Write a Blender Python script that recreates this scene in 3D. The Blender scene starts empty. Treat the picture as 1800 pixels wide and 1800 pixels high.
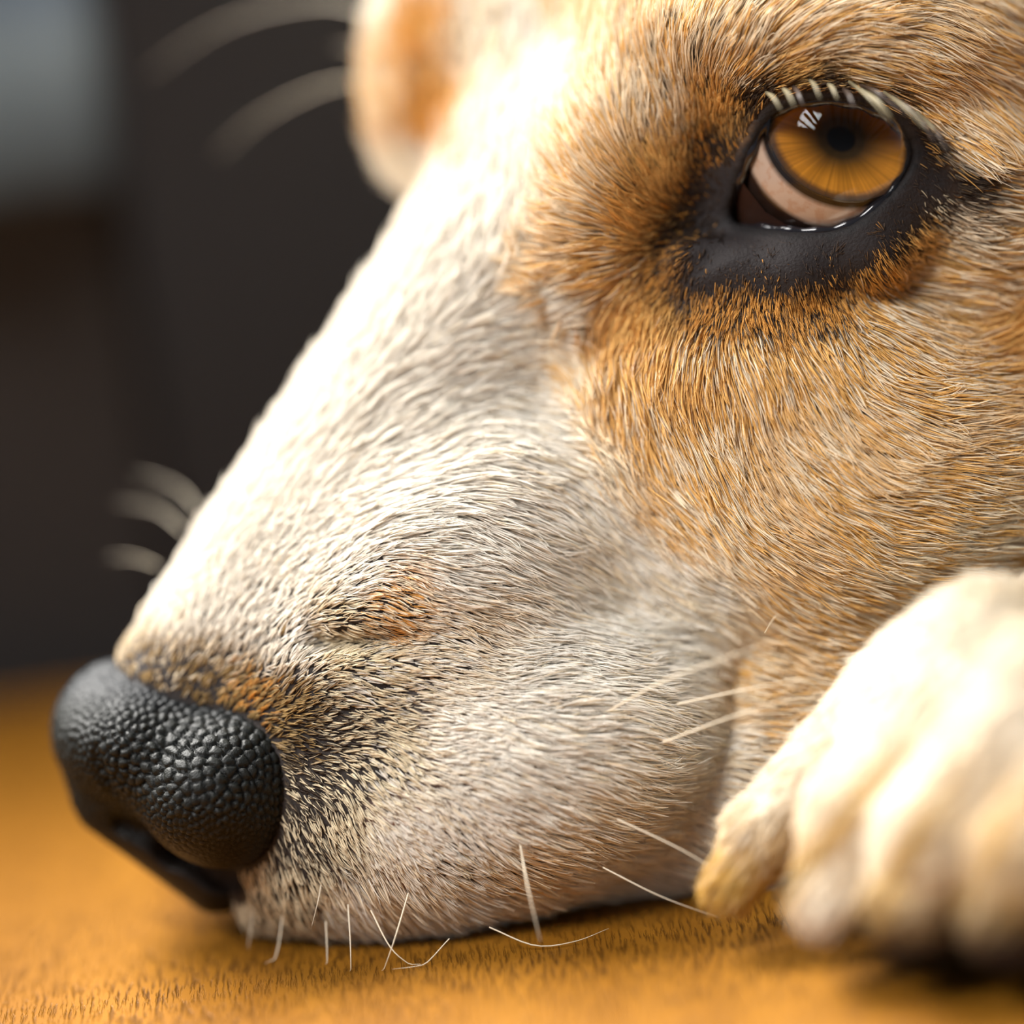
import bpy, bmesh, math, random, time
import numpy as np
from mathutils import Vector, Matrix, kdtree
T0 = time.time()
rng = np.random.default_rng(11); random.seed(11)
scene = bpy.context.scene
C = scene.collection

# ------------------------------------------------------------------ measuring frame
# All landmarks were measured as (x right, y down, z away) in units of 1/16 mm about the plane of the
# dog's cheek; S turns them into metres.  wl() carries a landmark into the world (floor = z 0).
S = 0.0625e-3
DIST = 9600.0                                    # lens to cheek plane: 0.60 m
_n = np.array([-.13, -1.0, -.27]); _n /= np.linalg.norm(_n)     # the floor's up
FLOOR_C = 773.0
_f = np.array([0, 0, 1.0]); _y = _f - _f.dot(_n) * _n; _y /= np.linalg.norm(_y)
_x = np.cross(_y, _n)
RW = np.stack([_x, _y, _n])
O0 = np.array([0, FLOOR_C, 0.0])
def wl(p):
    return (np.asarray(p, dtype=np.float64) - O0) @ RW.T * S
def lm(X, Y, d):                                 # landmark -> measuring frame
    k = 1 + d / DIST
    return np.array([(X - 900) * k, (Y - 900) * k, d], dtype=np.float64)
def lmw(X, Y, d): return wl(lm(X, Y, d))
def floor_h(p):                                  # height above the floor, in units
    return -(p[:, 1] + .13 * p[:, 0] + .27 * p[:, 2] - FLOOR_C) / 1.0439

# ------------------------------------------------------------------ camera, world, lights, exposure
cam = bpy.data.objects.new('camera', bpy.data.cameras.new('camera')); C.objects.link(cam)
M = Matrix.Identity(4)
for i, v in enumerate(([1, 0, 0], [0, -1, 0], [0, 0, -1])):
    w = RW @ np.array(v, float)
    for r in range(3): M[r][i] = w[r]
cl = wl([0, 0, -DIST])
for r in range(3): M[r][3] = cl[r]
cam.matrix_world = M
cam.data.sensor_width = 36; cam.data.lens = 36 * DIST / 1800
cam.data.clip_start = .01; cam.data.clip_end = 20
cam.data.dof.use_dof = True
cam.data.dof.focus_distance = DIST * S
cam.data.dof.aperture_fstop = 192 / 53.0
scene.camera = cam

world = bpy.data.worlds.new('world'); scene.world = world; world.use_nodes = True
bg = world.node_tree.nodes['Background']
bg.inputs[0].default_value = (.72, .84, 1.0, 1); bg.inputs[1].default_value = .20

def area(name, loc, target, size, power, col):
    l = bpy.data.lights.new(name, 'AREA'); l.shape = 'RECTANGLE'; l.size, l.size_y = size
    l.energy = power; l.color = col
    o = bpy.data.objects.new(name, l); C.objects.link(o); o.location = loc
    o.rotation_euler = (Vector(target) - Vector(loc)).to_track_quat('-Z', 'Y').to_euler()
    return o
area('window_light', (-.55, .55, 1.0), (0, 0, .05), (.7, .5), 64, (1, .97, .92))
area('side_fill', (-.75, -.62, 1.35), (0, 0, .05), (.7, .6), 30, (1, .98, .96))  # added soft fill from the front left, source unseen
scene.cycles.use_adaptive_sampling = True; scene.cycles.adaptive_threshold = .04
scene.cycles.max_bounces = 6; scene.cycles.diffuse_bounces = 3; scene.cycles.glossy_bounces = 3; scene.cycles.transparent_max_bounces = 6
scene.view_settings.view_transform = 'Standard'
scene.view_settings.look = 'None'
scene.view_settings.gamma = 1
scene.view_settings.use_curve_mapping = False
scene.view_settings.exposure = 0.2
scene.render.film_transparent = False

# ------------------------------------------------------------------ helpers
def nmat(name):
    m = bpy.data.materials.new(name); m.use_nodes = True
    return m, m.node_tree, m.node_tree.nodes['Principled BSDF']
def lk(t, a, b): t.links.new(a, b)
def simple(name, col, rough=.5, spec=.5, **kw):
    m, t, b = nmat(name)
    b.inputs['Base Color'].default_value = (*col, 1); b.inputs['Roughness'].default_value = rough
    b.inputs['Specular IOR Level'].default_value = spec
    for k, v in kw.items(): b.inputs[k].default_value = v
    return m
def mesh_obj(name, V, F, mat, parent=None, smooth=True):
    me = bpy.data.meshes.new(name)
    V = np.asarray(V, dtype=np.float32); F = np.asarray(F, dtype=np.int32)
    k = F.shape[1]
    me.vertices.add(len(V)); me.vertices.foreach_set('co', V.ravel())
    me.loops.add(F.size); me.loops.foreach_set('vertex_index', F.ravel())
    me.polygons.add(len(F)); me.polygons.foreach_set('loop_start', np.arange(0, F.size, k, dtype=np.int32))
    me.polygons.foreach_set('use_smooth', np.full(len(F), smooth))
    me.update(calc_edges=True)
    me.materials.append(mat)
    o = bpy.data.objects.new(name, me); C.objects.link(o); o.parent = parent
    return o
def color_attr(o, name, cols):
    a = o.data.attributes.new(name, 'FLOAT_COLOR', 'POINT')
    c4 = np.ones((len(cols), 4), dtype=np.float32); c4[:, :3] = cols
    a.data.foreach_set('color', c4.ravel())
def tag(o, label, cat, kind=None, group=None):
    o['label'] = label
    if cat: o['category'] = cat
    if kind: o['kind'] = kind
    if group: o['group'] = group

# ------------------------------------------------------------------ setting: floor and dark wall
WALL = 1890 * S / .966                           # the floor runs 0.12 m back from the cheek plane
def wood_material():
    m, t, b = nmat('varnished_wood')
    N = t.nodes
    tc = N.new('ShaderNodeTexCoord')
    mp = N.new('ShaderNodeMapping'); mp.inputs['Scale'].default_value = (1, .10, 1); mp.inputs['Rotation'].default_value = (0, 0, .12)
    lk(t, tc.outputs['Object'], mp.inputs[0])
    n1 = N.new('ShaderNodeTexNoise'); n1.inputs['Scale'].default_value = 55; n1.inputs['Detail'].default_value = 5
    n2 = N.new('ShaderNodeTexNoise'); n2.inputs['Scale'].default_value = 2200; n2.inputs['Detail'].default_value = 3
    n3 = N.new('ShaderNodeTexNoise'); n3.inputs['Scale'].default_value = 9; n3.inputs['Detail'].default_value = 2
    for n in (n1, n2): lk(t, mp.outputs[0], n.inputs['Vector'])
    lk(t, tc.outputs['Object'], n3.inputs['Vector'])
    r1 = N.new('ShaderNodeValToRGB')
    e = r1.color_ramp.elements
    e[0].position = .3; e[0].color = (.16, .060, .004, 1); e[1].position = .72; e[1].color = (.31, .132, .013, 1)
    lk(t, n1.outputs[0], r1.inputs[0])
    r2 = N.new('ShaderNodeValToRGB')
    e = r2.color_ramp.elements
    e[0].position = .34; e[0].color = (.10, .06, .03, 1); e[1].position = .52; e[1].color = (1, 1, 1, 1)
    lk(t, n2.outputs[0], r2.inputs[0])
    mx = N.new('ShaderNodeMix'); mx.data_type = 'RGBA'; mx.blend_type = 'MULTIPLY'; mm = N.new('ShaderNodeMapRange'); mm.inputs[1].default_value = .35; mm.inputs[2].default_value = .65; mm.inputs[3].default_value = .15; mm.inputs[4].default_value = .75
    n3.inputs['Scale'].default_value = 60; lk(t, n3.outputs[0], mm.inputs[0]); lk(t, mm.outputs[0], mx.inputs[0])
    lk(t, r1.outputs[0], mx.inputs[6]); lk(t, r2.outputs[0], mx.inputs[7])
    lk(t, mx.outputs[2], b.inputs['Base Color'])
    b.inputs['Roughness'].default_value = .42
    b.inputs['Specular IOR Level'].default_value = .2
    bp = N.new('ShaderNodeBump'); bp.inputs['Strength'].default_value = .55; bp.inputs['Distance'].default_value = .0005
    lk(t, r2.outputs[0], bp.inputs['Height']); lk(t, bp.outputs[0], b.inputs['Normal'])
    return m
def box(name, lo, hi, mat, parent=None, bevel=0):
    bm = bmesh.new(); bmesh.ops.create_cube(bm, size=1)
    for v in bm.verts:
        for i in range(3): v.co[i] = lo[i] + (v.co[i] + .5) * (hi[i] - lo[i])
    if bevel: bmesh.ops.bevel(bm, geom=bm.edges[:], offset=bevel, segments=2, affect='EDGES')
    me = bpy.data.meshes.new(name); bm.to_mesh(me); bm.free(); me.materials.append(mat)
    o = bpy.data.objects.new(name, me); C.objects.link(o); o.parent = parent
    return o
fl = box('floor', (-.7, -.55, -.03), (.7, WALL, 0), wood_material())
tag(fl, 'orange varnished wooden floor with fine dark grain', None, 'structure')

# ------------------------------------------------------------------ distance field of the dog
def rot2(a):
    a = math.radians(a); return math.cos(a), math.sin(a)
class Ell:                                       # ellipsoid, turned by a (deg) in the x-y plane and b about y
    def __init__(s, X, Y, d, rx, ry, rz, a=0, k=60, b=0):
        s.c = lm(X, Y, d).astype(np.float32); s.r = np.array([rx, ry, rz], np.float32); s.k = k
        c, n = rot2(a); c2, n2 = rot2(b)
        A = np.array([[c, n, 0], [-n, c, 0], [0, 0, 1]]); B = np.array([[c2, 0, n2], [0, 1, 0], [-n2, 0, c2]])
        s.M = (A @ B).astype(np.float32); m = max(rx, ry, rz); s.lo = s.c - m; s.hi = s.c + m
    def __call__(s, P):
        q = (P - s.c) @ s.M.T
        k0 = np.sqrt(((q / s.r) ** 2).sum(1)); k1 = np.sqrt(((q / s.r ** 2) ** 2).sum(1)) + 1e-9
        return k0 * (k0 - 1) / k1
class Cone:                                      # round cone between two landmarks
    def __init__(s, a, b, k=60):
        s.a = lm(*a[:3]).astype(np.float32); s.b = lm(*b[:3]).astype(np.float32); s.ra, s.rb, s.k = a[3], b[3], k
        m = max(a[3], b[3]); s.lo = np.minimum(s.a, s.b) - m; s.hi = np.maximum(s.a, s.b) + m
    def __call__(s, P):
        ab = s.b - s.a; t = np.clip(((P - s.a) @ ab) / ab.dot(ab), 0, 1)
        return np.linalg.norm(P - s.a - t[:, None] * ab, axis=1) - (s.ra + t * (s.rb - s.ra))
def smin(a, b, k):
    h = np.maximum(k - np.abs(a - b), 0) / k
    return np.minimum(a, b) - h * h * k * .25
def smax(a, b, k): return -smin(-a, -b, k)
def union(prims, P):
    f = None; lo = P.min(0); hi = P.max(0)
    for p in prims:
        if np.maximum(np.maximum(p.lo - hi, lo - p.hi), 0).max() > 260: continue
        g = p(P); f = g if f is None else smin(f, g, p.k)
    return np.full(len(P), 300, np.float32) if f is None else f
def chunked(f, P, cell=420.0):                   # evaluate by neighbourhoods so that far shapes can be skipped
    P = P.astype(np.float32)
    k = np.floor(P / cell).astype(np.int64) + 64; key = (k[:, 0] * 128 + k[:, 1]) * 128 + k[:, 2]
    o = np.argsort(key, kind='stable'); cuts = np.flatnonzero(np.diff(key[o])) + 1
    out = np.empty(len(P), np.float32)
    for g in np.split(o, cuts): out[g] = f(P[g])
    return out

EYE_C = lm(1457, 292, 178); EYE_R = 185.0
OPENING = np.array([(1283, 392), (1291, 345), (1310, 292), (1334, 232), (1366, 192), (1425, 176), (1495, 179), (1552, 200),
                    (1592, 235), (1607, 270), (1590, 312), (1545, 362), (1490, 400), (1430, 409), (1370, 404), (1325, 399)], float)
def smooth_poly(P, n=3):
    for _ in range(n):
        Q = np.roll(P, -1, 0); P = np.stack([P * .75 + Q * .25, P * .25 + Q * .75], 1).reshape(-1, 2)
    return P
OPEN_S = smooth_poly(OPENING, 2)
def poly_sd(P2, poly):
    d = np.full(len(P2), 1e9, np.float32); s = np.ones(len(P2), np.float32)
    n = len(poly)
    for i in range(n):
        a = poly[i]; b = poly[i - 1]
        e = b - a; w = P2 - a
        t = np.clip((w @ e) / (e @ e), 0, 1)
        q = w - t[:, None] * e
        d = np.minimum(d, (q ** 2).sum(1))
        c1 = P2[:, 1] >= a[1]; c2 = P2[:, 1] < b[1]; c3 = e[0] * w[:, 1] > e[1] * w[:, 0]
        fl_ = (c1 & c2 & c3) | (~c1 & ~c2 & ~c3)
        s[fl_] *= -1
    return s * np.sqrt(d)

HEAD = [
    Ell(720, 1130, 330, 560, 330, 345, -52, 80),                 # muzzle
    Cone((336, 1204, 255, 143), (870, 560, 380, 225), 90),       # bridge
    Ell(830, 1378, 235, 440, 258, 280, -17, 90),                  # near flew
    Ell(1000, 1310, 205, 250, 190, 225, -20, 150),                # whisker pad
    Ell(580, 1490, 300, 190, 165, 240, 0, 60),                   # front lip
    Cone((478, 1588, 235, 58), (760, 1590, 190, 85), 40),          # lower lip
    Cone((640, 1545, 270, 120), (1480, 1330, 330, 262), 25),     # lower jaw
    Ell(1480, 830, 430, 560, 400, 440, -8, 160),                 # cheek
    Ell(1330, 610, 330, 380, 270, 320, -20, 140),                # under the eye
    Ell(1420, 150, 640, 600, 520, 610, 0, 120),                  # skull
    Ell(1010, 420, 420, 230, 300, 240, -30, 120),                # stop
    Ell(960, 110, 600, 230, 380, 240, -8, 120), Ell(785, 105, 650, 138, 250, 170, 8, 120),                    # far brow
    Ell(1430, 95, 185, 330, 130, 205, 4, 110),                   # near brow
    Ell(1080, 330, 260, 150, 240, 200, 20, 110),                 # inner brow
    Ell(1690, 330, 260, 170, 200, 230, 0, 110),                  # outer corner
    Cone((1230, 470, 75, 48), (1400, 478, 62, 58), 40), Cone((1400, 478, 62, 58), (1530, 440, 66, 56), 40),
    Cone((1530, 440, 66, 56), (1640, 330, 90, 50), 40),          # lower lid
    Ell(1457, 292, 182, 212, 205, 205, 0, 45),                   # lids over the eyeball
    Ell(2000, 500, 700, 560, 600, 560, 0, 200),                  # back of the head
]
BODY = [
    Cone((2000, 560, 800, 560), (3000, 500, 1250, 700), 250),
    Cone((3000, 560, 1250, 720), (4000, 700, 1700, 820), 250),
    Ell(2080, 560, 170, 190, 430, 60, -14, 40), Ell(1750, 240, 1330, 190, 430, 60, -10, 40),    # ears
]
NOSE_IN = [
    Ell(262, 1315, 278, 145, 108, 200, 15, 40), Ell(392, 1395, 150, 108, 98, 120, 0, 40),
    Cone((215, 1395, 265, 66), (380, 1530, 255, 58), 30),
]
PAW = [
    Cone((1720, 1290, -230, 220), (2300, 1150, 0, 260), 60), Cone((2300, 1150, 0, 260), (3000, 950, 700, 380), 120),
    Ell(1760, 1320, -300, 230, 210, 230, 0, 60),
    Cone((1590, 1240, -150, 100), (1350, 1455, -170, 54), 22), Cone((1350, 1455, -170, 54), (1295, 1540, -185, 40), 22),
    Cone((1750, 1200, -300, 165), (1545, 1440, -370, 112), 22), Cone((1545, 1440, -370, 112), (1478, 1560, -390, 76), 22),
    Cone((1850, 1250, -420, 150), (1665, 1480, -500, 112), 22), Cone((1665, 1480, -500, 112), (1618, 1565, -520, 80), 22),
    Cone((1950, 1330, -500, 135), (1815, 1520, -590, 106), 22), Cone((1815, 1520, -590, 106), (1780, 1590, -605, 76), 22),
    Ell(1740, 1550, -340, 240, 90, 190, -8, 30),
]
NOSTRIL = [Cone((215, 1450, 185, 20), (300, 1488, 165, 36), 20), Cone((300, 1488, 165, 36), (395, 1545, 165, 36), 20),
           Cone((300, 1488, 165, 36), (345, 1480, 290, 34), 20)]
SOCKET = [Cone((1292, 398, 20, 20), (1205, 485, 25, 14), 10)]
# creases: behind the flew, across the whisker pad, and the stop fold
CREASE = [Cone((1270, 1240, 10, 10), (1250, 1380, 20, 14), 10), Cone((1250, 1380, 20, 14), (1120, 1530, 30, 16), 10), Cone((1120, 1530, 30, 16), (880, 1640, 20, 12), 10),
          Cone((1030, 590, 95, 14), (1000, 510, 130, 14), 10), Cone((560, 1130, 40, 12), (780, 1125, -25, 12), 10)]
def f_dog(P):
    h = union(HEAD, P)
    h = smin(h, union(NOSE_IN, P), 40)
    for c in CREASE: h = smax(h, -c(P), 50)
    h = smin(h, union(BODY, P), 120)
    for c in SOCKET: h = smax(h, -c(P), 24)
    # eye opening
    k = 1 + P[:, 2] / DIST
    near = (np.abs(P[:, 0] - EYE_C[0]) < 330) & (np.abs(P[:, 1] - EYE_C[1]) < 330) & (P[:, 2] < 420)
    if near.any():
        Q = P[near]; kk = k[near]
        P2 = np.stack([Q[:, 0] / kk + 900, Q[:, 1] / kk + 900], 1)
        pr = smax(poly_sd(P2, OPEN_S), Q[:, 2] - 330, 10)
        ball = np.linalg.norm(Q - EYE_C.astype(np.float32), axis=1) - (EYE_R - 6)
        carve = np.minimum(pr, ball)
        h[near] = smax(h[near], -carve, 16)
    h = smax(h, -union(NOSTRIL, P), 10)
    h = smax(h, 3 - floor_h(P), 50)
    p = union(PAW, P)
    leg = np.where(P[:, 0] > 1500, smin(h, p, 60), np.minimum(h, p))
    return smax(leg, 3 - floor_h(P), 12)

def surface_nets(f, lo, hi, h, block=8):
    lo = np.array(lo, np.float32); n = np.ceil((np.array(hi) - lo) / h / block).astype(int) * block
    bn = n // block
    bi = np.stack(np.meshgrid(*[np.arange(b) for b in bn], indexing='ij'), -1).reshape(-1, 3)
    ctr = lo + (bi * block + (block - 1) / 2).astype(np.float32) * h
    fc = chunked(f, ctr)
    keep = np.abs(fc) < block * h * 1.7
    G = np.repeat(np.repeat(np.repeat(fc.reshape(bn).astype(np.float32), block, 0), block, 1), block, 2)
    off = np.stack(np.meshgrid(*[np.arange(block)] * 3, indexing='ij'), -1).reshape(-1, 3)
    kb = bi[keep] * block
    kb = kb[np.lexsort((kb[:, 2] // 40, kb[:, 1] // 40, kb[:, 0] // 40))]
    for ch in np.array_split(kb, max(1, len(kb) // 300)):
        idx = (ch[:, None, :] + off[None]).reshape(-1, 3)
        G[idx[:, 0], idx[:, 1], idx[:, 2]] = chunked(f, lo + idx.astype(np.float32) * h)
    ins = G < 0
    cnt = np.zeros(np.array(n) - 1, np.uint8)
    for a in (0, 1):
        for b in (0, 1):
            for c in (0, 1):
                cnt += ins[a:n[0] - 1 + a, b:n[1] - 1 + b, c:n[2] - 1 + c]
    act = np.argwhere((cnt > 0) & (cnt < 8))
    corners = np.array([(a, b, c) for a in (0, 1) for b in (0, 1) for c in (0, 1)])
    vals = np.stack([G[act[:, 0] + a, act[:, 1] + b, act[:, 2] + c] for a, b, c in corners], 1)
    acc = np.zeros((len(act), 3)); num = np.zeros(len(act))
    for i in range(8):
        for j in range(i + 1, 8):
            if np.abs(corners[i] - corners[j]).sum() != 1: continue
            m = (vals[:, i] < 0) != (vals[:, j] < 0)
            t = np.where(m, vals[:, i] / np.where(m, vals[:, i] - vals[:, j], 1), 0)
            acc += m[:, None] * (corners[i] + t[:, None] * (corners[j] - corners[i])); num += m
    V = lo + (act + acc / num[:, None]) * h
    vid = np.full(cnt.shape, -1, np.int32); vid[act[:, 0], act[:, 1], act[:, 2]] = np.arange(len(act))
    quads = []
    for ax in range(3):
        u, v = (ax + 1) % 3, (ax + 2) % 3
        s0 = [slice(None)] * 3; s1 = [slice(None)] * 3
        s0[ax] = slice(0, -1); s1[ax] = slice(1, None)
        A = ins[tuple(s0)]; B = ins[tuple(s1)]
        e = np.argwhere(A != B)
        ok = (e[:, u] > 0) & (e[:, v] > 0) & (e[:, u] < n[u] - 1) & (e[:, v] < n[v] - 1) & (e[:, ax] < n[ax] - 1)
        e = e[ok]; flip = A[e[:, 0], e[:, 1], e[:, 2]]
        q = []
        for du, dv in ((-1, -1), (0, -1), (0, 0), (-1, 0)):
            c = e.copy(); c[:, u] += du; c[:, v] += dv
            q.append(vid[c[:, 0], c[:, 1], c[:, 2]])
        q = np.stack(q, 1); q[~flip] = q[~flip][:, ::-1]
        quads.append(q)
    Q = np.concatenate(quads); Q = Q[(Q >= 0).all(1)]
    return V, Q
def grad(f, V, e=2.0):
    V = V.astype(np.float32); g = np.zeros_like(V)
    for i in range(3):
        d = np.zeros(3, np.float32); d[i] = e
        g[:, i] = (chunked(f, V + d) - chunked(f, V - d)) / (2 * e)
    return g
def project(f, V, it=2):
    for _ in range(it):
        g = grad(f, V); v = chunked(f, V)
        st = np.clip(v, -6, 6) / np.maximum((g ** 2).sum(1), .25)
        V = V - g * st[:, None]
    g = grad(f, V, 5.0); return V, g / (np.linalg.norm(g, axis=1)[:, None] + 1e-9)

BV, BF = surface_nets(f_dog, lm(40, -620, 0) * [1, 1, 0] + [0, 0, -780], (2300, 900, 2000), 12.0)
BV, BN = project(f_dog, BV, 1)
print('body', len(BV), len(BF), round(time.time() - T0, 1))

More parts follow.
